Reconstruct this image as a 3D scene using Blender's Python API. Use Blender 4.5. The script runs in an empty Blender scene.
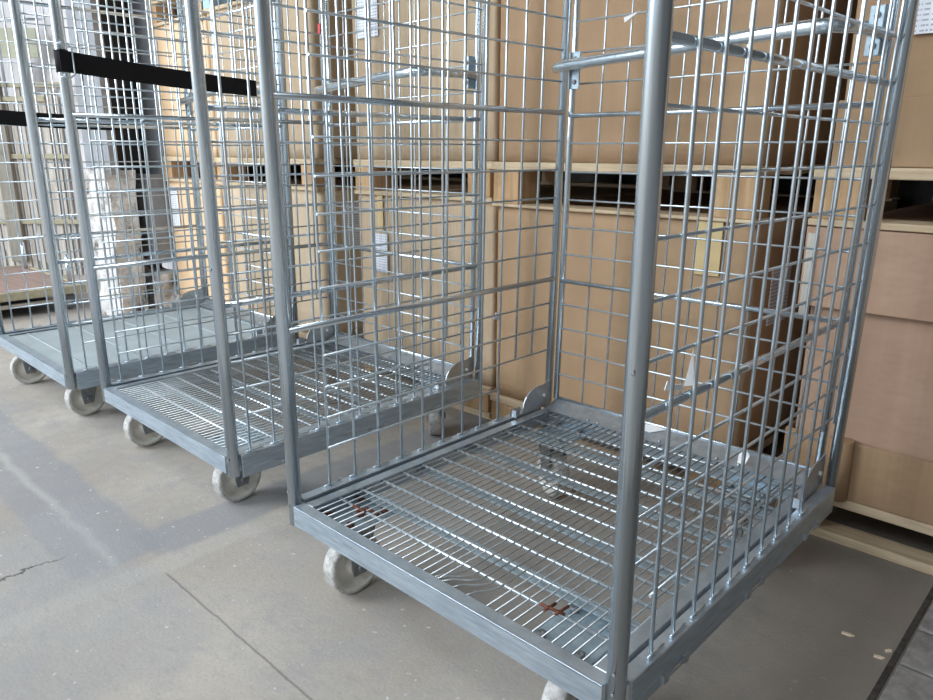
import bpy, bmesh, math, random
from mathutils import Vector, Matrix, noise

scene = bpy.context.scene
COL = scene.collection

# ------------------------------------------------------------------ camera
CAM_POS = Vector((1.12322, -0.69655, 0.85819))
RT = Vector((0.72306, 0.69078, 0.00219)); UPV = Vector((-0.18433, 0.18989, 0.96435)); FW = Vector((-0.66573, 0.69769, -0.26464))
cam_data = bpy.data.cameras.new('camera')
cam = bpy.data.objects.new('camera', cam_data)
COL.objects.link(cam)
m3 = Matrix((RT, UPV, -FW)).transposed()
cam.matrix_world = Matrix.Translation(CAM_POS) @ m3.to_4x4()
cam_data.sensor_width = 36.0
cam_data.lens = 725.34 / 933 * 36.0
cam_data.clip_start = 0.02
scene.camera = cam

# ------------------------------------------------------------------ world / light
world = bpy.data.worlds.new('world')
scene.world = world
world.use_nodes = True
wn = world.node_tree
bg = wn.nodes['Background']
wtc = wn.nodes.new('ShaderNodeTexCoord')
wdot = wn.nodes.new('ShaderNodeVectorMath'); wdot.operation = 'DOT_PRODUCT'
wdot.inputs[1].default_value = (-0.66, -0.72, 0.15)        # open yard lies to the left and front
wn.links.new(wtc.outputs['Generated'], wdot.inputs[0])
wrm = wn.nodes.new('ShaderNodeValToRGB')
we = wrm.color_ramp.elements
we[0].position = 0.0; we[0].color = (0.13, 0.115, 0.10, 1)
we[1].position = 0.75; we[1].color = (0.80, 0.91, 1.0, 1)
wn.links.new(wdot.outputs['Value'], wrm.inputs[0])
wn.links.new(wrm.outputs[0], bg.inputs[0])
bg.inputs[1].default_value = 0.85


def area(name, loc, target, sx, sy, power, col):
    d = bpy.data.lights.new(name, 'AREA')
    d.shape = 'RECTANGLE'; d.size = sx; d.size_y = sy
    d.energy = power; d.color = col
    o = bpy.data.objects.new(name, d)
    COL.objects.link(o)
    o.location = loc
    o.rotation_euler = (Vector(target) - Vector(loc)).to_track_quat('-Z', 'Y').to_euler()
    return o


area('door_daylight', (-4.6, -4.4, 2.3), (-0.8, 0.7, 0.5), 3.6, 3.4, 330, (0.86, 0.94, 1.0))
area('front_light', (0.7, -3.6, 3.3), (0.4, 0.4, 0.5), 2.6, 0.9, 75, (0.86, 0.94, 1.0))
area('roof_light', (-1.8, -1.4, 3.9), (-1.2, 0.4, 0), 1.2, 5.0, 190, (0.95, 0.98, 1.0))

scene.view_settings.view_transform = 'Standard'
scene.view_settings.look = 'None'
scene.view_settings.gamma = 1.0
scene.view_settings.use_curve_mapping = False
scene.view_settings.exposure = 0.11


# ------------------------------------------------------------------ materials
def new_mat(name):
    m = bpy.data.materials.new(name); m.use_nodes = True
    nt = m.node_tree
    return m, nt, nt.nodes['Principled BSDF']


def N(nt, t, **kw):
    n = nt.nodes.new(t)
    for k, v in kw.items():
        setattr(n, k, v)
    return n


def coords(nt, scale=(1, 1, 1), kind='Object'):
    tc = N(nt, 'ShaderNodeTexCoord'); mp = N(nt, 'ShaderNodeMapping')
    mp.inputs['Scale'].default_value = scale
    nt.links.new(tc.outputs[kind], mp.inputs[0])
    return mp.outputs[0]


def tex_noise(nt, vec, scale, detail=4, rough=0.6):
    n = N(nt, 'ShaderNodeTexNoise')
    n.inputs['Scale'].default_value = scale; n.inputs['Detail'].default_value = detail; n.inputs['Roughness'].default_value = rough
    nt.links.new(vec, n.inputs['Vector'])
    return n.outputs['Fac']


def ramp(nt, fac, stops):
    r = N(nt, 'ShaderNodeValToRGB')
    e = r.color_ramp.elements
    while len(e) < len(stops):
        e.new(0.5)
    for i, (p, c) in enumerate(stops):
        e[i].position = p; e[i].color = (*c, 1) if len(c) == 3 else c
    nt.links.new(fac, r.inputs[0])
    return r.outputs[0]


def mix(nt, fac, a, b, mode='MIX'):
    n = N(nt, 'ShaderNodeMix', data_type='RGBA', blend_type=mode)
    for s, v in ((n.inputs[0], fac), (n.inputs[6], a), (n.inputs[7], b)):
        if isinstance(v, bpy.types.NodeSocket):
            nt.links.new(v, s)
        elif isinstance(v, (int, float)):
            s.default_value = v
        else:
            s.default_value = (*v, 1)
    return n.outputs[2]


def bump(nt, bsdf, h, strength, dist=0.002):
    b = N(nt, 'ShaderNodeBump')
    b.inputs['Strength'].default_value = strength; b.inputs['Distance'].default_value = dist
    nt.links.new(h, b.inputs['Height']); nt.links.new(b.outputs[0], bsdf.inputs['Normal'])


def zinc(name, a, b, rough=0.4, metal=0.85, dirt=(0.16, 0.14, 0.12), dirt_amt=0.5, vary=0.12, sc=55, stretch=(1, 1, 1)):
    m, nt, p = new_mat(name)
    v = coords(nt, stretch)
    f = tex_noise(nt, v, sc, 3)
    c = ramp(nt, f, [(0.3, a), (0.7, b)])
    d = tex_noise(nt, v, 23, 6, 0.75)
    dm = ramp(nt, d, [(0.56, (0, 0, 0)), (0.72, (dirt_amt,) * 3)])
    c = mix(nt, dm, c, dirt)
    nt.links.new(c, p.inputs['Base Color'])
    p.inputs['Metallic'].default_value = metal
    r = ramp(nt, f, [(0.2, (rough,) * 3), (0.8, (rough + vary,) * 3)])
    nt.links.new(r, p.inputs['Roughness'])
    return m


M = {}
M['tube'] = zinc('galvanised_tube', (0.62, 0.71, 0.78), (0.72, 0.80, 0.87), 0.20, 0.93, dirt_amt=0.30, vary=0.06, sc=22, stretch=(5, 5, 0.22))
M['wire'] = zinc('galvanised_wire', (0.60, 0.68, 0.74), (0.70, 0.78, 0.84), 0.30, 0.8, dirt_amt=0.12, vary=0.04, sc=14)
M['rail'] = zinc('galvanised_sheet', (0.38, 0.46, 0.54), (0.56, 0.65, 0.73), 0.36, 0.8, stretch=(0.35, 0.35, 3.0))
M['plate'] = zinc('galvanised_plate', (0.40, 0.44, 0.48), (0.56, 0.60, 0.64), 0.38, 0.85)
M['strip'] = zinc('galvanised_strip', (0.32, 0.42, 0.49), (0.50, 0.61, 0.68), 0.45, 0.5)
M['dull'] = zinc('dull_steel', (0.20, 0.21, 0.22), (0.36, 0.37, 0.38), 0.55, 0.7)
M['grid'] = zinc('grey_grid_wire', (0.42, 0.45, 0.47), (0.54, 0.57, 0.59), 0.34, 0.8, dirt_amt=0.2, vary=0.05, sc=14)
M['rust'] = zinc('rusty_steel', (0.10, 0.03, 0.018), (0.20, 0.07, 0.035), 0.8, 0.1)


def cardboard(name, a, b, seed=0.0, flute=0.05):
    m, nt, p = new_mat(name)
    v = coords(nt)
    big = tex_noise(nt, coords(nt, (1.2, 1.2, 0.8)), 2.2 + seed, 3)
    c = ramp(nt, big, [(0.3, a), (0.72, b)])
    st = tex_noise(nt, coords(nt, (120, 120, 2)), 1.0, 2)
    c = mix(nt, flute, c, ramp(nt, st, [(0.3, tuple(x * 0.72 for x in a)), (0.7, tuple(min(1, x * 1.16) for x in b))]))
    sp = tex_noise(nt, v, 14, 6, 0.8)
    c = mix(nt, ramp(nt, sp, [(0.68, (0, 0, 0)), (0.78, (0.35,) * 3)]), c, tuple(x * 0.55 for x in a))
    nt.links.new(c, p.inputs['Base Color'])
    p.inputs['Roughness'].default_value = 0.78
    p.inputs['Specular IOR Level'].default_value = 0.25
    w = tex_noise(nt, coords(nt, (1.6, 1.6, 2.4)), 2.0, 4)
    bump(nt, p, w, 0.45, 0.03)
    return m


M['card'] = cardboard('brown_cardboard', (0.38, 0.245, 0.145), (0.48, 0.325, 0.20))
M['card_pale'] = cardboard('pale_cardboard', (0.52, 0.40, 0.275), (0.64, 0.51, 0.37), 0.4)
M['card_pink'] = cardboard('pinkish_cardboard', (0.40, 0.255, 0.18), (0.50, 0.335, 0.24), 0.8)
M['card_olive'] = cardboard('olive_cardboard', (0.34, 0.22, 0.128), (0.42, 0.28, 0.17), 1.1, 0.15)
M['card_wave'] = cardboard('fluted_cardboard', (0.44, 0.33, 0.22), (0.57, 0.44, 0.31), 0.2, 0.30)
M['card_orange'] = cardboard('orange_cardboard', (0.66, 0.46, 0.28), (0.76, 0.55, 0.36), 0.2, 0.15)


def wood(name, a, b, axis=0):
    m, nt, p = new_mat(name)
    sc = [38, 38, 38]; sc[axis] = 2.5
    f = tex_noise(nt, coords(nt, tuple(sc)), 1.6, 5, 0.65)
    c = ramp(nt, f, [(0.3, a), (0.7, b)])
    k = tex_noise(nt, coords(nt), 7, 4)
    c = mix(nt, ramp(nt, k, [(0.6, (0, 0, 0)), (0.75, (0.5,) * 3)]), c, tuple(x * 0.6 for x in a))
    nt.links.new(c, p.inputs['Base Color'])
    p.inputs['Roughness'].default_value = 0.85
    p.inputs['Specular IOR Level'].default_value = 0.2
    bump(nt, p, f, 0.4, 0.003)
    return m


M['wood'] = wood('pallet_wood', (0.48, 0.36, 0.23), (0.76, 0.61, 0.43))
M['block'] = wood('pallet_block_wood', (0.44, 0.27, 0.14), (0.62, 0.42, 0.25), 2)
M['wood_grey'] = wood('weathered_wood', (0.38, 0.34, 0.30), (0.66, 0.62, 0.56), 2)
M['wood_yellow'] = wood('yellowed_wood', (0.34, 0.31, 0.21), (0.47, 0.43, 0.32), 0)
M['wood_red'] = wood('red_brown_wood', (0.27, 0.19, 0.16), (0.40, 0.29, 0.25), 0)


def plain(name, col, rough=0.6, metal=0.0, var=0.15, scale=20, spec=0.4):
    m, nt, p = new_mat(name)
    f = tex_noise(nt, coords(nt), scale, 5, 0.65)
    c = ramp(nt, f, [(0.3, tuple(x * (1 - var) for x in col)), (0.7, tuple(min(1, x * (1 + var)) for x in col))])
    nt.links.new(c, p.inputs['Base Color'])
    p.inputs['Roughness'].default_value = rough; p.inputs['Metallic'].default_value = metal
    p.inputs['Specular IOR Level'].default_value = spec
    return m


def wheel_mat():
    m, nt, p = new_mat('off_white_nylon')
    v = coords(nt)
    sep = N(nt, 'ShaderNodeSeparateXYZ'); nt.links.new(v, sep.inputs[0])
    cmb = N(nt, 'ShaderNodeCombineXYZ'); nt.links.new(sep.outputs[1], cmb.inputs[1])
    az = N(nt, 'ShaderNodeMath', operation='SUBTRACT'); az.inputs[1].default_value = 0.0615
    nt.links.new(sep.outputs[2], az.inputs[0]); nt.links.new(az.outputs[0], cmb.inputs[2])
    ln = N(nt, 'ShaderNodeVectorMath', operation='LENGTH'); nt.links.new(cmb.outputs[0], ln.inputs[0])
    sc = N(nt, 'ShaderNodeMath', operation='MULTIPLY'); sc.inputs[1].default_value = 10.0
    nt.links.new(ln.outputs['Value'], sc.inputs[0])
    tread = ramp(nt, sc.outputs[0], [(0.0, (0, 0, 0)), (0.50, (0, 0, 0)), (0.57, (1, 1, 1)), (1.0, (1, 1, 1))])
    d = tex_noise(nt, v, 40, 6, 0.75)
    face = ramp(nt, d, [(0.3, (0.62, 0.59, 0.52)), (0.6, (0.78, 0.76, 0.69))])
    worn = ramp(nt, d, [(0.35, (0.22, 0.21, 0.20)), (0.5, (0.46, 0.45, 0.43)), (0.68, (0.68, 0.67, 0.66))])
    nt.links.new(mix(nt, tread, face, worn), p.inputs['Base Color'])
    p.inputs['Roughness'].default_value = 0.55
    return m


M['wheel'] = wheel_mat()
M['tread'] = plain('worn_grey_nylon', (0.55, 0.54, 0.52), 0.6, var=0.35, scale=60)
M['strap'] = plain('black_webbing', (0.012, 0.012, 0.014), 0.8, scale=300, var=0.4, spec=0.2)
M['black'] = plain('black_painted_steel', (0.018, 0.02, 0.028), 0.5, var=0.5, scale=12)
M['grey_paint'] = plain('grey_painted_steel', (0.24, 0.25, 0.27), 0.6, var=0.2, scale=9)
M['film'] = plain('white_torn_tape', (0.82, 0.82, 0.83), 0.5, var=0.06)
M['tape'] = plain('yellowed_tape', (0.62, 0.47, 0.24), 0.35, var=0.1)
M['chip'] = plain('pale_wood_chip', (0.72, 0.60, 0.44), 0.8)
M['blue'] = plain('light_blue_paint', (0.36, 0.60, 0.82), 0.6, var=0.25)
M['red'] = plain('red_print', (0.65, 0.06, 0.07), 0.5)
M['board'] = plain('olive_grey_board', (0.36, 0.36, 0.27), 0.6, var=0.2, scale=6)
M['dark_wall'] = plain('dark_brick', (0.10, 0.095, 0.09), 0.9, var=0.3, scale=8)


def paper_mat():
    m, nt, p = new_mat('printed_paper')
    v = coords(nt)
    w = N(nt, 'ShaderNodeTexWave', wave_type='BANDS', bands_direction='Z')
    w.inputs['Scale'].default_value = 34; w.inputs['Distortion'].default_value = 0.0
    nt.links.new(v, w.inputs[0])
    words = tex_noise(nt, coords(nt, (240, 240, 8)), 1.0, 1)
    wm = ramp(nt, words, [(0.45, (0, 0, 0)), (0.5, (1, 1, 1))])
    lm = ramp(nt, w.outputs['Fac'], [(0.62, (0, 0, 0)), (0.75, (1, 1, 1))])
    both = mix(nt, 1.0, wm, lm, 'MULTIPLY')
    c = mix(nt, both, (0.80, 0.82, 0.88), (0.40, 0.42, 0.50))
    nt.links.new(c, p.inputs['Base Color'])
    p.inputs['Roughness'].default_value = 0.6
    return m


M['paper'] = paper_mat()


def plaster_mat():
    m, nt, p = new_mat('flaking_white_plaster')
    v = coords(nt)
    a = tex_noise(nt, v, 3.5, 8, 0.7)
    c = ramp(nt, a, [(0.36, (0.36, 0.33, 0.31)), (0.45, (0.56, 0.53, 0.54)), (0.7, (0.64, 0.62, 0.64))])
    cr = N(nt, 'ShaderNodeTexVoronoi', feature='DISTANCE_TO_EDGE'); cr.inputs['Scale'].default_value = 3.0
    nt.links.new(v, cr.inputs['Vector'])
    c = mix(nt, ramp(nt, cr.outputs['Distance'], [(0.0, (0.6,) * 3), (0.03, (0, 0, 0))]), c, (0.45, 0.40, 0.38))
    nt.links.new(c, p.inputs['Base Color']); p.inputs['Roughness'].default_value = 0.9
    bump(nt, p, a, 0.5, 0.02)
    return m


M['plaster'] = plaster_mat()


def broken_concrete():
    m, nt, p = new_mat('broken_concrete')
    v = coords(nt)
    a = tex_noise(nt, v, 9, 8, 0.7)
    c = ramp(nt, a, [(0.34, (0.07, 0.065, 0.06)), (0.42, (0.45, 0.43, 0.41)), (0.52, (0.74, 0.72, 0.71)), (0.75, (0.88, 0.86, 0.85))])
    nt.links.new(c, p.inputs['Base Color']); p.inputs['Roughness'].default_value = 0.95
    bump(nt, p, a, 1.0, 0.04)
    return m


M['concrete_rough'] = broken_concrete()


def floor_mat():
    m, nt, p = new_mat('worn_concrete_floor')
    tc = N(nt, 'ShaderNodeTexCoord')
    base = tc.outputs['Object']
    warp = N(nt, 'ShaderNodeTexNoise'); warp.inputs['Scale'].default_value = 9; warp.inputs['Detail'].default_value = 5
    nt.links.new(base, warp.inputs['Vector'])
    ad = N(nt, 'ShaderNodeVectorMath', operation='MULTIPLY_ADD')
    nt.links.new(warp.outputs['Color'], ad.inputs[0]); ad.inputs[1].default_value = (0.05, 0.05, 0); nt.links.new(base, ad.inputs[2])
    off = N(nt, 'ShaderNodeVectorMath', operation='SUBTRACT'); off.inputs[1].default_value = (0.025, 0.025, 0)
    nt.links.new(ad.outputs[0], off.inputs[0])
    sep = N(nt, 'ShaderNodeSeparateXYZ'); nt.links.new(off.outputs[0], sep.inputs[0])
    X, Y = sep.outputs[0], sep.outputs[1]

    def edge(s, a, soft):
        r = N(nt, 'ShaderNodeMapRange', interpolation_type='SMOOTHSTEP')
        r.inputs[1].default_value = a - soft; r.inputs[2].default_value = a + soft
        nt.links.new(s, r.inputs[0]); return r.outputs[0]

    def mul(a, b):
        n = N(nt, 'ShaderNodeMath', operation='MULTIPLY')
        for s, v in zip(n.inputs, (a, b)):
            if isinstance(v, (int, float)): s.default_value = v
            else: nt.links.new(v, s)
        return n.outputs[0]

    def sub(a, b):
        n = N(nt, 'ShaderNodeMath', operation='SUBTRACT'); nt.links.new(a, n.inputs[0]); nt.links.new(b, n.inputs[1]); return n.outputs[0]

    def band(s, a, b, soft=0.012):
        return sub(edge(s, a, soft), edge(s, b, soft))

    big = tex_noise(nt, base, 1.7, 5, 0.6)
    med = tex_noise(nt, base, 7, 8, 0.7)
    fine = tex_noise(nt, base, 160, 4, 0.6)
    scf = tex_noise(nt, coords(nt, (1.0, 4.0, 1.0)), 14, 6, 0.75)
    c = ramp(nt, big, [(0.34, (0.33, 0.295, 0.26)), (0.52, (0.43, 0.39, 0.345)), (0.68, (0.53, 0.485, 0.435))])
    c = mix(nt, ramp(nt, med, [(0.42, (0, 0, 0)), (0.62, (0.65,) * 3)]), c, (0.32, 0.31, 0.31))
    blue = (0.255, 0.265, 0.29)
    # grey-blue smooth trowelled patches
    b1 = mul(mul(band(Y, -0.30, -0.105), band(X, -2.5, -0.37)), 0.62)
    c = mix(nt, b1, c, blue)
    b2 = mul(mul(band(X, -0.47, -0.34), band(Y, -0.14, 1.2)), 0.62)
    c = mix(nt, b2, c, blue)
    b3 = mul(mul(band(Y, -0.225, -0.205, 0.01), band(X, -2.5, -0.37)), 0.5)
    c = mix(nt, b3, c, (0.48, 0.47, 0.45))
    b5 = mul(mul(band(X, -0.33, -0.27), band(Y, -0.6, 0.6)), 0.35)
    c = mix(nt, b5, c, (0.50, 0.48, 0.44))
    b4 = mul(mul(band(X, -0.75, 0.02, 0.05), band(Y, -0.75, -0.17, 0.03)), 0.35)
    c = mix(nt, b4, c, (0.31, 0.325, 0.35))
    # dark right side (dk): stain, plus weak light put into the colour
    # scuffs, aggregate flecks
    c = mix(nt, ramp(nt, fine, [(0.30, (0.35,) * 3), (0.5, (0, 0, 0))]), c, (0.26, 0.25, 0.235))
    c = mix(nt, ramp(nt, scf, [(0.32, (0.45,) * 3), (0.46, (0, 0, 0))]), c, (0.28, 0.27, 0.26))
    c = mix(nt, ramp(nt, scf, [(0.58, (0, 0, 0)), (0.78, (0.35,) * 3)]), c, (0.58, 0.56, 0.53))
    c = mix(nt, ramp(nt, fine, [(0.62, (0, 0, 0)), (0.74, (0.4,) * 3)]), c, (0.62, 0.61, 0.60))
    fl = tex_noise(nt, base, 62, 2, 0.5)
    c = mix(nt, ramp(nt, fl, [(0.70, (0, 0, 0)), (0.74, (0.7,) * 3)]), c, (0.66, 0.66, 0.66))
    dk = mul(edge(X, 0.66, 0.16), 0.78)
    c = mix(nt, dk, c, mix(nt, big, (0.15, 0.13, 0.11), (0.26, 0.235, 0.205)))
    # control joint and a jagged crack
    sepj = N(nt, 'ShaderNodeSeparateXYZ'); nt.links.new(base, sepj.inputs[0])
    wob = N(nt, 'ShaderNodeMath', operation='MULTIPLY_ADD'); nt.links.new(med, wob.inputs[0]); wob.inputs[1].default_value = 0.012; nt.links.new(sepj.outputs[1], wob.inputs[2])
    jl = mul(band(wob.outputs[0], -0.1535, -0.1495, 0.0018), band(sepj.outputs[0], -0.262, 0.9, 0.01))
    c = mix(nt, mul(jl, 0.6), c, (0.10, 0.095, 0.09))
    cw = tex_noise(nt, base, 12, 5, 0.7)
    cm = N(nt, 'ShaderNodeMath', operation='MULTIPLY_ADD'); nt.links.new(cw, cm.inputs[0]); cm.inputs[1].default_value = 0.10; nt.links.new(X, cm.inputs[2])
    jc = mul(band(cm.outputs[0], -0.445, -0.438, 0.002), band(Y, -0.50, -0.29, 0.03))
    c = mix(nt, mul(jc, 0.9), c, (0.08, 0.075, 0.07))
    nt.links.new(c, p.inputs['Base Color'])
    r = ramp(nt, med, [(0.3, (0.62,) * 3), (0.7, (0.85,) * 3)])
    nt.links.new(r, p.inputs['Roughness'])
    p.inputs['Specular IOR Level'].default_value = 0.3
    bump(nt, p, fine, 0.25, 0.003)
    return m


M['floor'] = floor_mat()
M['sheet'] = plain('blue_grey_sheet', (0.34, 0.395, 0.42), 0.65, var=0.12, scale=7)
M['paver'] = plain('dark_grey_paver', (0.23, 0.22, 0.21), 0.85, var=0.35, scale=30)


# ------------------------------------------------------------------ mesh builder
class MB:
    def __init__(self):
        self.v = []; self.f = []; self.smooth = []

    def add(self, vs, fs, smooth=False):
        o = len(self.v)
        self.v += [tuple(x) for x in vs]
        self.f += [tuple(i + o for i in f) for f in fs]
        self.smooth += [smooth] * len(fs)
        return self

    def box(self, x0, x1, y0, y1, z0, z1):
        vs = [(x, y, z) for z in (z0, z1) for y in (y0, y1) for x in (x0, x1)]
        return self.add(vs, [(0, 2, 3, 1), (4, 5, 7, 6), (0, 1, 5, 4), (2, 6, 7, 3), (0, 4, 6, 2), (1, 3, 7, 5)])

    def tube(self, pts, r, n=8, caps=True, flat=None):
        pts = [Vector(p) for p in pts]
        rings = []
        prev = None
        for i, p in enumerate(pts):
            if i == 0: t = pts[1] - p
            elif i == len(pts) - 1: t = p - pts[i - 1]
            else: t = (pts[i + 1] - p).normalized() + (p - pts[i - 1]).normalized()
            t.normalize()
            if prev is None:
                a = Vector((0, 0, 1)) if abs(t.z) < 0.9 else Vector((1, 0, 0))
                u = t.cross(a).normalized()
            else:
                u = (prev - t * prev.dot(t)).normalized()
            prev = u
            w = t.cross(u)
            rr = r[i] if isinstance(r, (list, tuple)) else r
            rings.append([p + (u * math.cos(2 * math.pi * k / n) + w * math.sin(2 * math.pi * k / n)) * rr for k in range(n)])
        vs = [q for ring in rings for q in ring]
        fs = []
        for i in range(len(rings) - 1):
            for k in range(n):
                a = i * n + k; b = i * n + (k + 1) % n
                fs.append((a, b, b + n, a + n))
        self.add(vs, fs, True)
        if caps:
            o = len(self.v) - len(vs)
            self.f.append(tuple(o + k for k in reversed(range(n)))); self.smooth.append(False)
            e = o + (len(rings) - 1) * n
            self.f.append(tuple(e + k for k in range(n))); self.smooth.append(False)
        return self

    def lathe(self, prof, axis='X', center=(0, 0, 0), n=32):
        """prof: list of (axial, radius) closed loop"""
        cx, cy, cz = center
        vs = []
        for a, r in prof:
            for k in range(n):
                t = 2 * math.pi * k / n
                if axis == 'X': vs.append((cx + a, cy + r * math.cos(t), cz + r * math.sin(t)))
                elif axis == 'Y': vs.append((cx + r * math.cos(t), cy + a, cz + r * math.sin(t)))
                else: vs.append((cx + r * math.cos(t), cy + r * math.sin(t), cz + a))
        fs = []
        m = len(prof)
        for i in range(m):
            j = (i + 1) % m
            for k in range(n):
                kk = (k + 1) % n
                fs.append((i * n + k, i * n + kk, j * n + kk, j * n + k))
        return self.add(vs, fs, True)

    def prism(self, poly, x0, x1, axis='X'):
        """poly in the two other axes, extruded along axis"""
        def mk(a, p):
            return (a, p[0], p[1]) if axis == 'X' else ((p[0], a, p[1]) if axis == 'Y' else (p[0], p[1], a))
        n = len(poly)
        vs = [mk(x0, p) for p in poly] + [mk(x1, p) for p in poly]
        fs = [tuple(reversed(range(n))), tuple(range(n, 2 * n))]
        for k in range(n):
            fs.append((k, (k + 1) % n, (k + 1) % n + n, k + n))
        return self.add(vs, fs)

    def build(self, name, mat, parent=None, bevel=0.0, seg=2, loc=None):
        me = bpy.data.meshes.new(name)
        me.from_pydata(self.v, [], self.f)
        bm = bmesh.new(); bm.from_mesh(me)
        for f, s in zip(bm.faces, self.smooth):
            f.smooth = s
        bmesh.ops.recalc_face_normals(bm, faces=bm.faces)
        if bevel:
            es = [e for e in bm.edges if len(e.link_faces) == 2 and e.calc_face_angle(0) > 0.6]
            bmesh.ops.bevel(bm, geom=es, offset=bevel, segments=seg, affect='EDGES', profile=0.5)
        bm.to_mesh(me); bm.free()
        me.materials.append(mat)
        o = bpy.data.objects.new(name, me)
        COL.objects.link(o)
        if parent: o.parent = parent
        if loc: o.location = loc
        return o


def empty(name, loc=(0, 0, 0), rot=0.0):
    o = bpy.data.objects.new(name, None)
    COL.objects.link(o)
    o.location = loc; o.rotation_euler = (0, 0, rot); o.empty_display_size = 0.1
    return o


def tag(o, label, cat, group=None, kind=None):
    o['label'] = label; o['category'] = cat
    if group: o['group'] = group
    if kind: o['kind'] = kind
    return o


def structure(o):
    o['kind'] = 'structure'
    return o


# ------------------------------------------------------------------ setting
structure(MB().box(-9, 3.2, -6, 3.0, -0.10, 0.0).build('floor', M['floor']))
pv = MB()
random.seed(5)
yy = -1.2
while yy < 0.91:
    xx = 0.925 + (0.0 if int(round((yy + 1.2) / 0.128)) % 2 == 0 else -0.0)
    while xx < 2.2:
        pv.box(xx + 0.003, xx + 0.207, yy + 0.003, yy + 0.125, 0.0, 0.006 + random.uniform(0, 0.003))
        xx += 0.21
    yy += 0.128
structure(pv.build('trim_1', M['paver'], bevel=0.004))
structure(MB().box(0.914, 0.924, -1.2, 0.93, 0.0, 0.003).build('trim_2', plain('dirt_filled_joint', (0.05, 0.045, 0.04), 0.95, var=0.6, scale=80)))
structure(MB().box(-2.9, 3.2, 2.45, 2.6, 0, 4.0).build('wall_back', M['dark_wall']))
structure(MB().box(-2.9, -2.8, 1.30, 2.45, 0, 4.0).build('wall_side', M['dark_wall']))
structure(MB().box(-9, -2.8, 1.14, 1.30, 0, 4.0).build('wall_left', M['plaster']))
structure(MB().box(2.3, 2.4, -1.4, 2.45, 0, 4.0).build('blocker_wall_right', M['dark_wall']))  # out-of-view wall, added to block world light from the right
structure(MB().box(-9, 3.2, -1.6, 2.6, 4.0, 4.1).build('blocker_ceiling', M['dark_wall']))  # out-of-view roof, added to keep world light out of the stack gaps

# steel column against the white wall, concrete casing broken off its foot
col = MB()
col.box(-2.98, -2.66, 0.745, 0.775, 0.74, 4.0).box(-2.98, -2.66, 1.005, 1.035, 0.74, 4.0)
pil = structure(col.build('trim_3', M['grey_paint']))
web = MB().box(-2.86, -2.84, 0.775, 1.005, 0.30, 4.0)
structure(web.build('trim_4', M['black']))


def rough_block(name, x0, x1, y0, y1, z0, z1, amp, mat, n=18, seed=0.0):
    bm = bmesh.new()
    bmesh.ops.create_cube(bm, size=1.0)
    bmesh.ops.subdivide_edges(bm, edges=bm.edges[:], cuts=n, use_grid_fill=True)
    for v in bm.verts:
        p = Vector((x0 + (v.co.x + .5) * (x1 - x0), y0 + (v.co.y + .5) * (y1 - y0), z0 + (v.co.z + .5) * (z1 - z0)))
        d = noise.noise_vector(p * 7 + Vector((seed, 0, 0))) * amp + noise.noise_vector(p * 19 + Vector((seed, 3, 0))) * amp * 0.6
        if v.co.z < -0.49: d.z = 0
        v.co = p + d
    me = bpy.data.meshes.new(name); bm.to_mesh(me); bm.free()
    me.materials.append(mat)
    o = bpy.data.objects.new(name, me); COL.objects.link(o)
    return o


structure(rough_block('trim_5', -2.98, -2.68, 0.73, 0.855, 0.0, 0.76, 0.02, M['concrete_rough']))
structure(rough_block('trim_6', -2.98, -2.68, 0.92, 1.035, 0.0, 0.24, 0.018, M['concrete_rough'], seed=4))
structure(rough_block('trim_7', -2.98, -2.87, 0.85, 1.04, 0.0, 0.76, 0.015, M['concrete_rough'], seed=9))
structure(MB().box(-2.86, -2.66, 0.915, 1.035, 0.30, 0.74).build('trim_8', M['grey_paint']))


# ------------------------------------------------------------------ pallets and boxes
def pallet(x0, x1, y0, depth, z0, label, group, blocks=(0, 1), block_mat=None, H=0.122, bb=0.015, bd=0.1):
    cx = (x0 + x1) / 2
    t = empty('wooden_pallet', (cx, y0, z0))
    hw = (x1 - x0) / 2
    for k in range(3):
        yb = (0.0, depth / 2 - 0.05, depth - 0.1)[k]
        if k != 1:
            MB().box(-hw, hw, yb, yb + bd, 0, bb).build('bottom_board', M['wood'], t, 0.003)
        for s in (blocks if k != 1 else ()):
            bx = -hw + 0.005 if s == 0 else (hw - 0.105 if s == 1 else -0.05)
            MB().box(bx, bx + 0.095, yb + 0.003, yb + 0.1, bb, H - 0.023).build('block', block_mat or M['block'], t, 0.003)
    for k in range(7):
        yb = k * (depth - 0.1) / 6
        MB().box(-hw, hw, yb, yb + 0.1, H - 0.023, H).build('deck_board', M['wood'], t, 0.003)
    tag(t, label, 'pallet', group)
    return t


def paper(parent, x0, x1, z0, z1, y, name='paper_label', mat=None):
    cx, cz = (x0 + x1) / 2, (z0 + z1) / 2
    o = MB().box(-(x1 - x0) / 2, (x1 - x0) / 2, -0.0008, 0.0008, -(z1 - z0) / 2, (z1 - z0) / 2).build(name, mat or M['paper'], parent)
    o.location = (cx, y - 0.001, cz)
    return o


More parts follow.
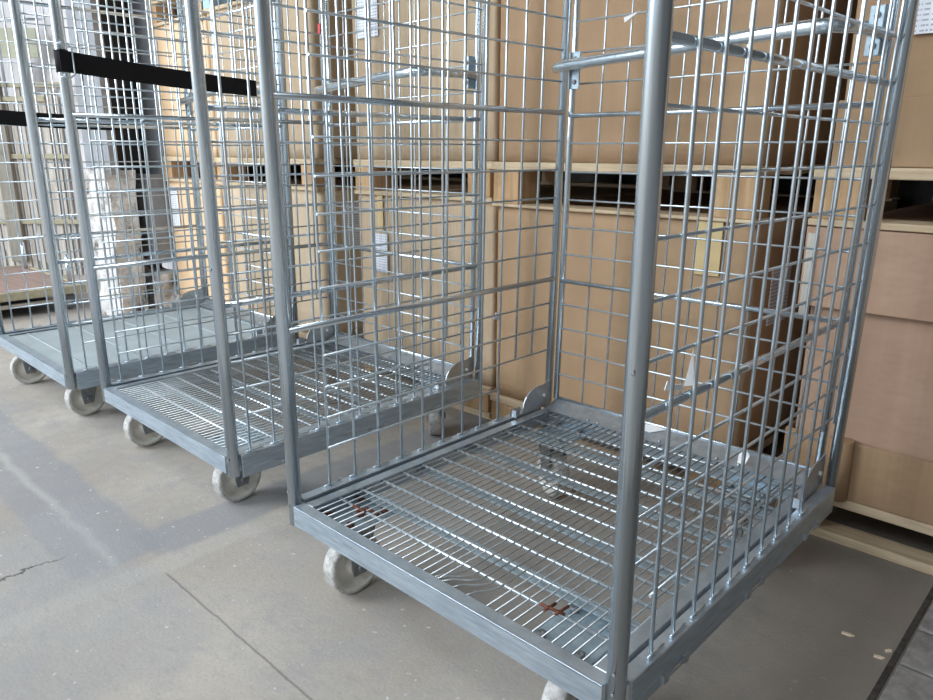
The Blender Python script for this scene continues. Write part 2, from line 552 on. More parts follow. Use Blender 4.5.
def box_mesh(w, d, h, r, seed, bulge=0.006):
    """rounded-corner carton with slightly wavy walls, origin bottom centre of front"""
    bm = bmesh.new()
    prof = []
    def arc(cx, cy, a0):
        for k in range(5):
            a = a0 + k * math.pi / 8
            prof.append((cx + r * math.cos(a), cy + r * math.sin(a)))
    hw = w / 2
    nx = 16
    for k in range(nx + 1): prof.append((-hw + r + (w - 2 * r) * k / nx, 0.0))
    arc(hw - r, r, -math.pi / 2)
    arc(hw - r, d - r, 0)
    arc(-hw + r, d - r, math.pi / 2)
    arc(-hw + r, r, math.pi)
    # drop duplicate neighbours
    p2 = []
    for p in prof:
        if not p2 or (Vector(p) - Vector(p2[-1])).length > 1e-5: p2.append(p)
    if (Vector(p2[0]) - Vector(p2[-1])).length < 1e-5: p2.pop()
    nz = 14
    rows = []
    for j in range(nz + 1):
        z = h * j / nz
        k_ = math.sin(math.pi * j / nz)
        row = []
        for (x, y) in p2:
            dn = noise.noise(Vector((x * 2.6 + seed, y * 2.6, z * 1.8))) * bulge * k_
            n = Vector((0, -1)) if y < 0.001 else Vector((0, 0))
            row.append(bm.verts.new((x + n.x * dn, y + n.y * dn, z)))
        rows.append(row)
    L = len(p2)
    for j in range(nz):
        for k in range(L):
            f = bm.faces.new((rows[j][k], rows[j][(k + 1) % L], rows[j + 1][(k + 1) % L], rows[j + 1][k]))
            f.smooth = True
    bm.faces.new(rows[nz]); bm.faces.new(list(reversed(rows[0])))
    bmesh.ops.recalc_face_normals(bm, faces=bm.faces)
    return bm


def carton(x0, x1, y0, depth, z0, z1, mat, label, group, r=0.012, bulge=0.008):
    t = empty('cardboard_box', ((x0 + x1) / 2, y0, z0))
    bm = box_mesh(x1 - x0, depth, z1 - z0, r, x0 * 7 + z0 * 3, bulge)
    me = bpy.data.meshes.new('body'); bm.to_mesh(me); bm.free(); me.materials.append(mat)
    b = bpy.data.objects.new('body', me); COL.objects.link(b); b.parent = t
    tag(t, label, 'box', group)
    return t


def flap_sleeve(parent, hw, depth, z0, z1, mat, name, out=0.008, slope=0.0):
    """a tray or lid wall around the carton: front and both sides, 4 mm thick"""
    th = 0.004
    m = MB()
    m.prism([(-hw - out, z0), (hw + out, z0), (hw + out, z1 - slope), (-hw - out, z1)], -out, -out + th, 'Y')
    m.box(-hw - out, -hw - out + th, -out + th, depth + out, z0, z1)
    m.box(hw + out - th, hw + out, -out + th, depth + out, z0, z1 - slope)
    return m.build(name, mat, parent, 0.0015, 1)


GP = 'wooden pallets under the cardboard boxes'
GB = 'large cardboard boxes stacked on pallets'
DP = 1.20
# stacks: (x0, x1, front y)
B = (-0.345, 0.452, 0.95); A = (-1.05, -0.375, 0.985); Rr = (0.565, 1.36, 0.95); L2 = (-2.07, -1.285, 0.985); L1 = (-2.655, -2.10, 1.0)
for s, nm, where in ((B, 'middle', 'behind the nearest roll cage'), (A, 'second', 'behind the middle roll cage'), (Rr, 'right', 'at the right edge of the photo'),
                     (L2, 'left', 'behind the farthest roll cage'), (L1, 'far left', 'beside the steel column')):
    pallet(s[0], s[1], s[2], DP, 0.0, H=0.110, bb=0.022, bd=0.06, group=GP, label='wooden pallet on the floor carrying the boxes %s' % where)
    zb = 0.700 if s is B else 0.706
    pallet(s[0], s[1], s[2] - 0.002, DP, zb, 'wooden pallet between lower and upper box %s' % where, GP, H=0.828 - zb, bb=0.009 if s is B else 0.015)
    pallet(s[0], s[1], s[2], DP, 1.432, 'topmost wooden pallet on the upper box %s' % where, GP,
           block_mat=M['blue'] if s is L2 else None)

c = carton(B[0], B[1], B[2] + 0.012, DP - 0.02, 0.111, 0.699, M['card'], 'plain brown lower box with yellow tape strip behind the nearest roll cage', GB, r=0.03)
paper(c, 0.256, 0.322, 0.46, 0.587, -0.006, 'tape_strip', M['tape'])
t_ = MB().box(0.3985, 0.4005, 0.12, 0.24, 0.33, 0.47).build('side_label', M['paper'], c)
c = carton(B[0] + 0.005, B[1], B[2] + 0.012, DP - 0.02, 0.829, 1.431, M['card'], 'plain brown upper box behind the nearest roll cage', GB, r=0.02)

c = carton(A[0], A[1], A[2] + 0.012, DP - 0.02, 0.111, 0.705, M['card_wave'], 'brown lower box with white paper label behind the middle roll cage', GB, r=0.012)
hw = (A[1] - A[0]) / 2; ac = (A[0] + A[1]) / 2
paper(c, -0.97 - ac, -0.88 - ac, 0.32, 0.46, -0.004)
paper(c, -0.93 - ac, -0.90 - ac, 0.47, 0.594, -0.004, 'tape_strip', M['tape'])
c = carton(A[0], A[1], A[2] + 0.012, DP - 0.02, 0.829, 1.431, M['card_wave'], 'fluted brown upper box with printed sheet behind the middle roll cage', GB)
paper(c, -1.01 - ac, -0.90 - ac, 0.40, 0.56, -0.004)

c = carton(L2[0], L2[1], L2[2] + 0.012, DP - 0.02, 0.111, 0.705, M['card_pale'], 'pale brown lower box behind the farthest roll cage', GB, r=0.03)
MB().box(0.3915, 0.3935, 0.10, 0.26, 0.36, 0.54).build('side_label', M['paper'], c)
c = carton(L2[0], L2[1], L2[2] + 0.012, DP - 0.02, 0.829, 1.431, M['card_wave'], 'fluted pale upper box behind the farthest roll cage', GB, r=0.02)
c = carton(L1[0], L1[1], L1[2] + 0.012, DP - 0.02, 0.111, 0.705, M['card_orange'], 'orange brown lower box with white label beside the steel column', GB)
l1c = (L1[0] + L1[1]) / 2
paper(c, -2.61 - l1c, -2.53 - l1c, 0.37, 0.57, -0.004)
c = carton(L1[0], L1[1], L1[2] + 0.012, DP - 0.02, 0.829, 1.431, M['card_orange'], 'orange brown upper box with white label beside the steel column', GB)
paper(c, -2.65 - l1c, -2.59 - l1c, 0.40, 0.55, -0.004)

# right stack: tray, body and lid
c = carton(Rr[0] + 0.02, Rr[1], Rr[2] + 0.012, DP - 0.03, 0.111, 0.705, M['card_pink'], 'pinkish lower box with deep lid and olive tray at the right edge', GB, r=0.02, bulge=0.014)
hwr = (Rr[1] - Rr[0] - 0.02) / 2
flap_sleeve(c, hwr, DP - 0.03, 0.0, 0.135, M['card_olive'], 'tray', 0.012, slope=0.0)
MB().tube([(-hwr + 0.115, -0.020, 0.002), (-hwr + 0.113, -0.020, 0.14)], 0.024, 14).build('rolled_corner', M['card_olive'], c)
flap_sleeve(c, hwr, DP - 0.03, 0.423, 0.593, M['card_pink'], 'lid', 0.018)
MB().box(-hwr - 0.012, -hwr + 0.006, -0.024, -0.021, 0.40, 0.58).build('torn_corner_strip', M['wood_grey'], c)
c = carton(Rr[0] + 0.035, Rr[1], Rr[2] + 0.012, DP - 0.03, 0.829, 1.431, M['card'], 'brown upper box with printed white sheet at the right edge', GB, r=0.012)
rc = (Rr[0] + 0.035 + Rr[1]) / 2
flap_sleeve(c, (Rr[1] - Rr[0] - 0.035) / 2, DP - 0.03, 0.0, 0.13, M['card'], 'tray', 0.006)
paper(c, 0.705 - rc, 0.93 - rc, 0.243, 0.54, -0.006)

for s, mt, lab in ((B, 'card', 'brown box on the topmost pallet above the nearest cage'), (A, 'card_wave', 'fluted box on the topmost pallet above the middle cage'),
                   (L2, 'card_pale', 'pale box on the topmost pallet above the farthest cage'), (L1, 'card_orange', 'orange box on the topmost pallet beside the column'),
                   (Rr, 'card', 'brown box on the topmost pallet at the right edge')):
    carton(s[0], s[1], s[2] + 0.012, DP - 0.02, 1.555, 2.7, M[mt], lab, GB)  # unseen tops made extra tall to keep overhead light out of the gaps


# ------------------------------------------------------------------ roll cages
W, D = 0.724, 0.80
ROWS = [0.289, 0.352, 0.414, 0.477, 0.606, 0.674, 0.741, 0.808, 0.875, 1.010, 1.079, 1.147, 1.213, 1.279, 1.411, 1.477, 1.543, 1.60]
THICK = [0.540, 0.940, 1.345]
TOP = 1.66


def caster(parent, x, y, ang, rusty=False, front=True):
    """wheel trails its swivel; ang turns the axle from +x"""
    R_ = 0.0615
    # fork with top plate, built around axle along X through (0,0,R_)
    f = MB()
    for s in (-1, 1):
        f.prism([(-0.016, R_ - 0.018), (0.016, R_ - 0.018), (0.02, R_), (0.046, 0.148), (-0.046 + 0.02, 0.148), (-0.02, R_)], s * 0.0235 - 0.0015, s * 0.0235 + 0.0015)
    f.box(-0.025, 0.025, -0.03, 0.05, 0.145, 0.150)
    f.lathe([(0.150, 0.001), (0.150, 0.030), (0.158, 0.030), (0.158, 0.001)], 'Z', (0, 0.018, 0), 20)
    cst = f.build('caster', M['dull'], parent, 0.001, 1, loc=(x, y, 0))
    cst.rotation_euler.z = ang
    w = MB().lathe([(-0.018, 0.012), (-0.018, 0.020), (-0.006, 0.024), (-0.005, 0.044), (-0.0165, 0.049), (-0.0185, R_ - 0.004), (-0.015, R_),
                    (0.015, R_), (0.0185, R_ - 0.004), (0.0165, 0.049), (0.005, 0.044), (0.006, 0.024), (0.018, 0.020), (0.018, 0.012)], 'X', (0, 0, R_), 40)
    wo = w.build('wheel', M['wheel'], cst)
    a = MB().lathe([(-0.03, 0.001), (-0.03, 0.009), (-0.025, 0.009), (-0.025, 0.0055), (0.025, 0.0055), (0.025, 0.009), (0.031, 0.009), (0.031, 0.001)], 'X', (0, 0, R_), 6)
    ao = a.build('axle_bolt', M['dull'], cst)
    mp = MB().box(-0.055, 0.055, -0.045, 0.075, 0.158, 0.164).build('mounting_plate', M['strip'], cst, 0.002, 1)
    mp.rotation_euler.z = -ang
    for bx in (-0.035, 0.035):
        for by in (-0.028, 0.056):
            b = MB().lathe([(0.164, 0.001), (0.164, 0.008), (0.172, 0.008), (0.172, 0.001)], 'Z', (bx, by, 0), 6).build('plate_bolt', M['rust'] if rusty else M['dull'], cst)
            b.rotation_euler.z = -ang
    return cst


def side_panel(cage, x, sgn, y_off, pitch, long_rows, zs=1.0):
    """sgn +1: the outside faces +x"""
    zz = lambda z: 0.21 + (z - 0.21) * zs
    inn = -sgn * 0.0055
    wm = MB()
    ys = []
    y = y_off
    while y < D - 0.045:
        ys.append(y); y += pitch
    for y in ys:
        zb = 0.204 if y < 0.635 else 0.352
        wm.tube([(sgn * 0.003, y, zb), (sgn * 0.003, y, TOP - 0.02)], 0.0029, 6)
        if zb < 0.3:   # small weld foot
            wm.tube([(sgn * 0.006, y - 0.012, 0.2065), (sgn * 0.006, y + 0.030, 0.2065)], 0.0017, 5)
    for k, z in enumerate(ROWS):
        ya = 0.006 if (long_rows and z > 0.30) else ys[0] - 0.003
        yb = ys[8] + 0.004 if z < 0.30 else D - 0.012
        if z < 0.30: yb = max(q for q in ys if q < 0.635) + 0.004
        wm.tube([(inn * 0.4 - sgn * 0.0005, ya, zz(z)), (inn * 0.4 - sgn * 0.0005, yb, zz(z))], 0.0025, 6)
    t = wm.build('side_panel', M['wire'], cage, loc=(x, 0, 0))
    for z in THICK:
        MB().tube([(inn - sgn * 0.002, 0.004, zz(z)), (inn - sgn * 0.002, D - 0.012, zz(z))], 0.0062, 10).build('crossbar', M['tube'], t)
    # front post: flattened oval tube with rounded top
    MB().tube([(0, 0, 0.156), (0, 0, TOP - 0.03), (0, 0.012, TOP - 0.008), (0, 0.03, TOP)], 0.0132, 18).build('front_post', M['tube'], t)
    MB().tube([(0, D, 0.160), (0, D, TOP - 0.03), (0, D - 0.012, TOP - 0.008), (0, D - 0.03, TOP)], 0.0105, 16).build('rear_post', M['tube'], t)
    MB().tube([(0, 0.03, TOP), (0, D - 0.03, TOP)], 0.0125, 14).build('top_tube', M['tube'], t)
    rl = MB()
    rl.box(min(-sgn * 0.009, sgn * 0.014), max(-sgn * 0.009, sgn * 0.014), 0.014, D - 0.012, 0.200, 0.2035)
    rl.box(min(sgn * 0.0115, sgn * 0.0145), max(sgn * 0.0115, sgn * 0.0145), 0.014, D - 0.012, 0.150, 0.2035)
    rl.build('bottom_rail', M['rail'], t, 0.001, 1)
    for yc in (0.13, 0.40, 0.66):
        clip = MB()
        clip.tube([(sgn * 0.016, yc - 0.03, 0.160), (sgn * 0.016, yc + 0.03, 0.160)], 0.0035, 6)
        clip.box(min(sgn * 0.013, sgn * 0.019), max(sgn * 0.013, sgn * 0.019), yc - 0.036, yc - 0.022, 0.154, 0.168)
        clip.box(min(sgn * 0.013, sgn * 0.019), max(sgn * 0.013, sgn * 0.019), yc + 0.022, yc + 0.036, 0.154, 0.168)
        clip.build('rail_clip', M['plate'], t)
    for z in (0.195, 0.225, 0.62):
        MB().lathe([(-0.0137, 0.0005), (-0.0137, 0.0025), (-0.0125, 0.0025), (-0.0125, 0.0005)], 'Y', (0.003 * sgn, 0, z), 8).build('rivet', M['dull'], t)
    return t


def roll_cage(x, y, rot, label, off_l, off_r, sheet=False, front_w=((0.06, 0.06), (0.62, 0.07)), angs=(0, 0, 1.2, 1.2), bent=False, sticker=False, zs_r=1.0):
    cage = empty('roll_cage', (x, y, 0), rot)
    tag(cage, label, 'roll cage', 'galvanised roll cages parked in a row')
    # ---------------- deck
    fr = MB()
    fr.box(0.012, 0.712, -0.013, -0.010, 0.159, 0.200)      # front fascia
    fr.box(0.012, 0.712, -0.013, 0.012, 0.197, 0.200)
    fr.box(0.012, 0.712, -0.010, 0.008, 0.159, 0.162)
    for xa, xb, xo in ((0.018, 0.041, 0.018), (0.683, 0.706, 0.703)):
        fr.box(xa, xb, 0.012, 0.785, 0.197, 0.200)
        fr.box(xo, xo + 0.003, 0.012, 0.785, 0.152, 0.197)
    fr.box(0.018, 0.706, 0.765, 0.768, 0.152, 0.197)
    deck = fr.build('deck_frame', M['rail'], cage, 0.001, 1)
    g = MB()
    wx = [0.050 + 0.0175 * k for k in range(37)]
    for k, xx in enumerate(wx):
        if bent and 20 <= k <= 24:
            e = (0.036, 0.052, 0.060, 0.052, 0.034)[k - 20]
            dz = -0.014
            g.tube([(xx, 0.757, 0.1965), (xx, 0.072, 0.1965), (xx - 0.001, 0.060, 0.196), (xx - e * 0.25, 0.046, 0.195), (xx - e * 0.6, 0.032, 0.194), (xx - e * 0.8, 0.010, 0.194)], 0.0017, 6)
        else:
            g.tube([(xx, 0.757, 0.1965), (xx, 0.008, 0.1952)], 0.0017, 6)
    if not sheet:
        g.build('deck_grid', M['grid'], deck)
    g2 = MB()
    for k in range(0, 13, 3 if sheet else 1):
        yy = 0.076 + 0.0553 * k
        g2.tube([(0.030, yy, 0.1940), (0.694, yy, 0.1940)], 0.0033, 8)
    g2.build('sheet_ridges' if sheet else 'cross_wires', M['sheet'] if sheet else M['wire'], deck)
    if sheet:
        MB().box(0.041, 0.683, 0.013, 0.757, 0.1925, 0.1945).build('sheet_floor', M['sheet'], deck)
    for yc in (0.147, 0.312, 0.475, 0.632):
        s = MB().box(0.022, 0.702, yc - 0.0135, yc + 0.0135, 0.176, 0.179)
        s.build('support_strip', M['strip'], deck)
    # sloping back plate
    bp = MB().prism([(0.752, 0.2015), (0.760, 0.2045), (0.797, 0.221), (0.800, 0.221), (0.800, 0.205), (0.760, 0.2005)], 0.028, 0.696)
    bp = bp.build('back_plate', M['plate'], cage)
    for xx in (0.16, 0.19, 0.36, 0.50, 0.55):
        MB().lathe([(0.203, 0.0005), (0.203, 0.004), (0.208, 0.003), (0.208, 0.0005)], 'Z', (xx, 0.757, 0), 8).build('plate_rivet', M['plate'], bp)
    # ---------------- panels
    side_panel(cage, 0, -1, off_l[0], off_l[1], False, 1.010)
    side_panel(cage, W, 1, off_r[0], off_r[1], True, zs_r)
    wm = MB()
    xs = [0.040 + 0.0672 * k for k in range(10)]
    for xx in xs[1:]:
        wm.tube([(xx, 0.004, 0.224), (xx, 0.004, TOP - 0.03)], 0.0024, 6)
    for z in ROWS:
        wm.tube([(0.028, -0.001, z + 0.001), (0.696, -0.001, z + 0.001)], 0.0024, 6)
    t = wm.build('back_panel', M['wire'], cage, loc=(0, D, 0))
    for z in THICK:
        MB().tube([(0.028, -0.004, z), (0.696, -0.004, z)], 0.0058, 10).build('crossbar', M['tube'], t)
    for xx in (0.0275, 0.6965):
        MB().tube([(xx, 0.0, 0.222), (xx, 0.0, TOP - 0.02)], 0.0078, 14).build('frame_tube', M['tube'], t)
    MB().tube([(0.0275, 0, TOP - 0.02), (0.6965, 0, TOP - 0.02)], 0.0085, 12).build('top_tube', M['tube'], t)
    MB().tube([(0.0275, 0.001, 0.2235), (0.6965, 0.001, 0.2235)], 0.0042, 8).build('bottom_rail', M['tube'], t)
    # ---------------- hinged guard bar with its brackets
    MB().tube([(-0.004, 0.775, 1.047), (0.008, 0.766, 1.048), (0.03, 0.757, 1.049), (0.25, 0.700, 1.050), (0.50, 0.636, 1.052), (0.64, 0.602, 1.052), (0.672, 0.604, 1.052),
               (0.690, 0.640, 1.052), (0.698, 0.72, 1.052), (0.700, 0.783, 1.052)], [0.0115, 0.0125, 0.0125, 0.0125, 0.0125, 0.0125, 0.012, 0.010, 0.0095, 0.010], 14).build('guard_bar', M['tube'], cage)
    for xa, zc in ((0.036, 1.040), (0.668, 1.062)):
        bk = MB().box(xa, xa + 0.026, 0.776, 0.780, zc - 0.042, zc + 0.040)
        bk.box(xa + (0 if xa < .3 else 0.023), xa + (0.003 if xa < .3 else 0.026), 0.770, 0.796, zc - 0.042, zc + 0.040)
        o = bk.build('hinge_bracket', M['strip'], cage, 0.001, 1)
        MB().lathe([(-0.003, 0.0005), (-0.003, 0.005), (0.0, 0.006), (0.0, 0.0005)], 'Y', (xa + 0.013, 0.776, zc - 0.026), 10).build('bolt', M['dull'], o)
        MB().lathe([(-0.003, 0.0005), (-0.003, 0.005), (0.0, 0.006), (0.0, 0.0005)], 'Y', (xa + 0.013, 0.776, zc + 0.024), 10).build('bolt', M['dull'], o)
    # ---------------- quarter-round latch plates in the rear corners
    poly = [(0.676, 0.2045), (0.676, 0.216), (0.680, 0.232), (0.690, 0.247), (0.705, 0.258), (0.724, 0.265), (0.745, 0.267), (0.760, 0.266), (0.788, 0.272), (0.788, 0.2045)]
    for xl, sg in ((0.012, 1), (0.709, -1)):
        lp = MB().prism(poly, xl, xl + 0.003).build('latch_plate', M['plate'], cage)
        hk = MB().box(xl - 0.008, xl + 0.010, 0.640, 0.644, 0.2045, 0.224)
        hk.box(xl - 0.008, xl - 0.005, 0.640, 0.672, 0.2045, 0.224)
        hk.build('hook', M['plate'], lp)
        MB().lathe([(-0.004, 0.0005), (-0.004, 0.0045), (0.006, 0.0045), (0.006, 0.0005)], 'X', (xl + 0.001, 0.762, 0.236), 10).build('pin', M['film'], lp)
    # ---------------- casters
    caster(cage, front_w[0][0], front_w[0][1], angs[0], rusty=bent)
    caster(cage, front_w[1][0], front_w[1][1], angs[1])
    caster(cage, 0.10, 0.70, angs[2]); caster(cage, 0.585, 0.755, angs[3])
    if bent:   # rusty bolt remnants on the grid
        r1 = MB()
        r1.tube([(0.545, 0.0705, 0.1995), (0.588, 0.0755, 0.1995)], 0.0026, 6).tube([(0.560, 0.062, 0.1995), (0.562, 0.088, 0.1995)], 0.0026, 6).tube([(0.578, 0.066, 0.1995), (0.580, 0.096, 0.1995)], 0.0026, 6)
        r1.build('rusty_grid_weld', M['rust'], deck)
        r2 = MB()
        r2.tube([(0.085, 0.0750, 0.1945), (0.125, 0.0750, 0.1945)], 0.0036, 6).lathe([(0.178, 0.001), (0.178, 0.009), (0.188, 0.009), (0.188, 0.001)], 'Z', (0.10, 0.080, 0), 6)
        r2.tube([(0.092, 0.10, 0.180), (0.130, 0.10, 0.180)], 0.006, 6)
        r2.build('rusty_bolt', M['rust'], deck)
    if sticker:
        MB().box(-0.006, 0.006, D - 0.013, D - 0.0115, 1.225, 1.255).build('red_sticker', M['red'], cage)
    # panels sheared slightly sideways to follow the lens distortion
    def warp(o, off):
        if o.type == 'MESH' and not o.name.startswith('caster'):
            for v in o.data.vertices:
                q = v.co + off
                if q.z > 0.28:
                    f = min(1.0, max(0.0, q.y / D))
                    v.co.x += (0.020 * f - 0.002 * (1 - f)) * (q.z - 0.28)
        for ch in o.children:
            warp(ch, off + ch.location)
    for ch in cage.children:
        if not ch.name.startswith('caster'):
            warp(ch, ch.location.copy())
    return cage


C1 = roll_cage(0, 0, 0, 'nearest galvanised roll cage with a bent, rust-spotted grid deck', (0.085, 0.0640), (0.079, 0.0607), front_w=((0.066, 0.082), (0.600, 0.078)), angs=(0.0, 0.15, 1.1, 0.9), bent=True, zs_r=1.045)
C2 = roll_cage(-1.007, 0.0276, -0.004, 'middle galvanised roll cage with a wire grid deck', (0.045, 0.0630), (0.042, 0.0622), front_w=((0.026, 0.088), (0.545, 0.098)), angs=(0.05, 0.08, 0.6, 0.75), sticker=True)
C3 = roll_cage(-1.9277, -0.0008, -0.006, 'farthest galvanised roll cage with a grey sheet covered deck', (0.045, 0.0630), (0.048, 0.0630), sheet=True, front_w=((0.026, 0.068), (0.537, 0.092)), angs=(-0.1, 0.1, 0.4, 0.9))


# ------------------------------------------------------------------ straps
def strap(p0, p1, w0, w1, label, back=0.02):
    p0, p1 = Vector(p0), Vector(p1)
    t = empty('tie_strap', p0)
    d = (p1 - p0)
    side = Vector((-d.y, d.x, 0)).normalized()
    m = MB(); n = 16
    vs = []
    for k in range(n + 1):
        f = k / n
        q = d * f + Vector((0, 0, -0.004 * math.sin(math.pi * f)))
        w = w0 + (w1 - w0) * f
        for s, z in ((-1, -1), (1, -1), (1, 1), (-1, 1)):
            vs.append(q + side * s * 0.0012 + Vector((0, 0, z * w / 2)))
    fs = []
    for k in range(n):
        for j in range(4):
            fs.append((k * 4 + j, k * 4 + (j + 1) % 4, k * 4 + 4 + (j + 1) % 4, k * 4 + 4 + j))
    fs += [(3, 2, 1, 0), tuple(n * 4 + j for j in range(4))]
    m.add(vs, fs)
    m.build('webbing', M['strap'], t)
    tag(t, label, 'strap', 'black straps tied across the cages')
    return t


def strap_loop(t, r, w):
    """webbing turned round the post the strap starts at (post axis at local offset)"""
    m = MB().lathe([(-w / 2, r), (-w / 2, r + 0.0025), (w / 2, r + 0.0025), (w / 2, r)], 'Z', (0, 0, 0), 24)
    return m.build('post_loop', M['strap'], t)


s1 = strap((-0.9885, 0.016, 1.078), (-0.9935, 0.575, 1.043), 0.052, 0.047, 'black strap hooked round the front post of the middle cage')
lp = strap_loop(s1, 0.0142, 0.054); lp.location = (-0.0185, 0.0115, 0.0)
hk = MB().tube([(0.0, -0.01, 0.040), (0.0, 0.016, 0.040), (0.0, 0.026, 0.032), (0.0, 0.026, -0.032), (0.0, 0.016, -0.040), (0.0, -0.01, -0.040)], 0.0022, 6)
hk.build('wire_hook', M['wire'], s1).location = (0.006, 0.004, 0)
s2 = strap((-1.9095, 0.015, 0.974), (-1.9145, 0.520, 0.958), 0.050, 0.052, 'black strap along the left mesh of the farthest cage')
lp = strap_loop(s2, 0.0142, 0.052); lp.location = (-0.0185, -0.0155, 0.0)

# ------------------------------------------------------------------ trolley and slatted fence by the white wall
tr = empty('flat_trolley', (-3.55, 0.15, 0))
tag(tr, 'low flat trolley with red-brown wooden deck in front of the white wall', 'trolley')
MB().box(-0.62, 0.36, -0.60, 0.55, 0.118, 0.134).build('deck', M['wood_red'], tr, 0.002, 1)
rim = MB().box(0.36, 0.385, -0.625, 0.575, 0.095, 0.140).box(-0.645, -0.62, -0.625, 0.575, 0.095, 0.140).box(-0.62, 0.36, 0.55, 0.575, 0.095, 0.140).box(-0.62, 0.36, -0.625, -0.60, 0.095, 0.140)
rim.build('rim', M['wood_yellow'], tr, 0.003, 1)
MB().box(0.335, 0.36, -0.58, 0.42, 0.05, 0.072).build('bottom_bar', M['wood_grey'], tr, 0.002, 1)
MB().box(-0.58, 0.325, -0.56, 0.52, 0.092, 0.117).build('underside_shade', M['black'], tr, 0.002, 1)  # black box added to stand in for shadow under the deck
MB().box(-0.40, 0.22, -0.50, 0.42, 0.03, 0.09).build('lower_shade_block', M['black'], tr, 0.002, 1)  # second black box deepening that added shadow
for wx_, wy_ in ((0.30, 0.50), (0.30, -0.45), (-0.5, 0.50), (-0.5, -0.45)):
    q = MB().lathe([(-0.015, 0.006), (-0.015, 0.045), (0.015, 0.045), (0.015, 0.006)], 'X', (wx_, wy_, 0.045), 24).build('wheel', M['grey_paint'], tr)
    MB().lathe([(-0.02, 0.001), (-0.02, 0.014), (0.02, 0.014), (0.02, 0.001)], 'X', (wx_, wy_, 0.045), 16).build('hub', M['wheel'], q)
for sx in (-0.5, 0.28):
    MB().tube([(sx, 0.53, 0.134), (sx, 0.53, 0.30)], 0.012, 10).build('corner_stake', M['tube'], tr)

fc = empty('slatted_fence', (-4.62, 0.92, 0), math.atan2(0.69, 0.72))
tag(fc, 'tall fence of grey vertical slats with yellowed rails left of the white wall', 'fence')
random.seed(11)
sl = MB()
xk = -0.75
while xk < 0.42:
    w_ = random.uniform(0.020, 0.045)
    sl.box(xk, xk + w_, -0.008, 0.008, 0.0, random.uniform(1.16, 1.30) if xk > -0.1 else random.uniform(1.2, 1.5))
    xk += w_ + random.uniform(0.010, 0.03)
sl.build('slats', M['wood_grey'], fc)
MB().box(-0.16, -0.06, -0.05, -0.01, 0.10, 1.6).build('fence_post', wood('dark_weathered_wood', (0.22, 0.20, 0.17), (0.36, 0.33, 0.28), 2), fc, 0.003, 1)
for z_, x0_, x1_ in ((0.36, -0.75, 0.50), (0.80, -0.75, 0.36), (1.17, -0.75, 0.22), (1.26, -0.75, 0.36)):
    MB().box(x0_, x1_, -0.034, -0.010, z_, z_ + 0.032).build('rail', M['wood_yellow'], fc, 0.003, 1)
b1 = MB().box(-0.42, -0.12, -0.060, -0.050, 1.36, 1.52).build('hanging_board', M['board'], fc, 0.002, 1)
b2 = MB().box(0.0, 0.24, -0.060, -0.050, 1.44, 1.62).build('hanging_board', M['board'], fc, 0.002, 1)
MB().tube([(-0.02, -0.04, 1.2), (-0.02, -0.04, 1.62), (0.0, -0.04, 1.66), (0.03, -0.04, 1.675), (0.30, -0.04, 1.675)], 0.009, 8).build('hoop_frame', M['tube'], fc)


# ------------------------------------------------------------------ scraps and chips
def scrap(name, pts, th, label, cat, mat, group=None):
    """thin torn sheet: pts = ordered outline in 3-D, given real thickness"""
    pts = [Vector(p) for p in pts]
    o_ = pts[0].copy()
    n = (pts[1] - pts[0]).cross(pts[-1] - pts[0]).normalized() * th
    vs = [p - o_ for p in pts] + [p - o_ + n for p in pts]
    k = len(pts)
    m = MB().add(vs, [tuple(range(k)), tuple(reversed(range(k, 2 * k)))] + [(i, i + k, (i + 1) % k + k, (i + 1) % k) for i in range(k)])
    ob = m.build(name, mat, loc=o_)
    tag(ob, label, cat, group)
    return ob


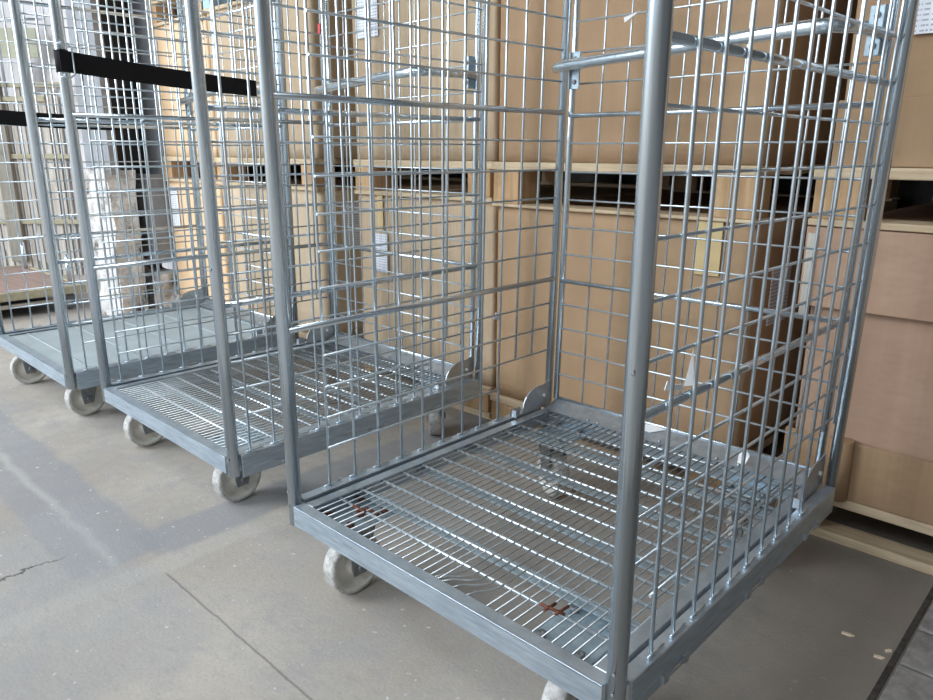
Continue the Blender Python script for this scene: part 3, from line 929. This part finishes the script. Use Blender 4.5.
scrap('tape_scrap', [(0.718, 0.128, 0.571), (0.728, 0.134, 0.573), (0.727, 0.134, 0.590), (0.724, 0.133, 0.622), (0.721, 0.130, 0.592)], 0.0012, 'torn white tape scrap hanging on the right mesh of the nearest cage', 'scrap', M['film'])
scrap('tape_scrap', [(0.708, 0.096, 0.571), (0.720, 0.122, 0.568), (0.720, 0.121, 0.576), (0.714, 0.106, 0.577), (0.710, 0.098, 0.583)], 0.0012, 'crumpled pale tape scrap on a crossbar just behind the front right post', 'scrap', M['film'])
scrap('tape_scrap', [(-0.005, 0.578, 0.468), (-0.005, 0.604, 0.462), (-0.005, 0.602, 0.480), (-0.005, 0.588, 0.484)], 0.0012, 'small white tape scrap on the left mesh of the nearest cage', 'scrap', M['film'])
scrap('tape_scrap', [(0.176, 0.7955, 1.142), (0.215, 0.7955, 1.151), (0.200, 0.7955, 1.143), (0.178, 0.7955, 1.132)], 0.0012, 'white tape scrap on the back mesh above the guard bar', 'scrap', M['film'])
scrap('paper_scrap', [(0.290, 0.775, 0.2135), (0.325, 0.772, 0.2122), (0.355, 0.792, 0.2215), (0.322, 0.797, 0.2235), (0.296, 0.790, 0.2200)], 0.0010, 'white paper scrap lying on the back plate of the nearest cage', 'scrap', M['film'])
scrap('tape_scrap', [(0.548, 0.755, 0.211), (0.566, 0.752, 0.211), (0.572, 0.758, 0.232), (0.562, 0.757, 0.246), (0.550, 0.757, 0.236)], 0.0012, 'curled white tape scrap standing on the deck by the rear right corner', 'scrap', M['film'])
GC = 'wood chips on the dark floor'
for (cx, cy, a, l, lab) in ((0.839, 0.621, 0.2, 0.022, 'pale wood chip on the dark floor right of the nearest cage, the longest one'), (0.899, 0.592, 0.3, 0.018, 'pale wood chip beside the paver edge, the nearer of two'),
                            (0.906, 0.622, 0.9, 0.012, 'pale wood chip touching the paver edge, the farther of two'), (0.651, 0.702, 0.4, 0.010, 'tiny pale wood chip in the shade beside the nearest cage')):
    ch = MB().prism([(-l / 2, -0.003), (l * 0.2, -0.004), (l / 2, 0.0), (l * 0.1, 0.003), (-l / 2, 0.002)], 0.0, 0.003, 'Z').build('wood_chip', M['chip'])
    ch.location = (cx, cy, 0.0005); ch.rotation_euler.z = a
    tag(ch, lab, 'wood chip', GC)
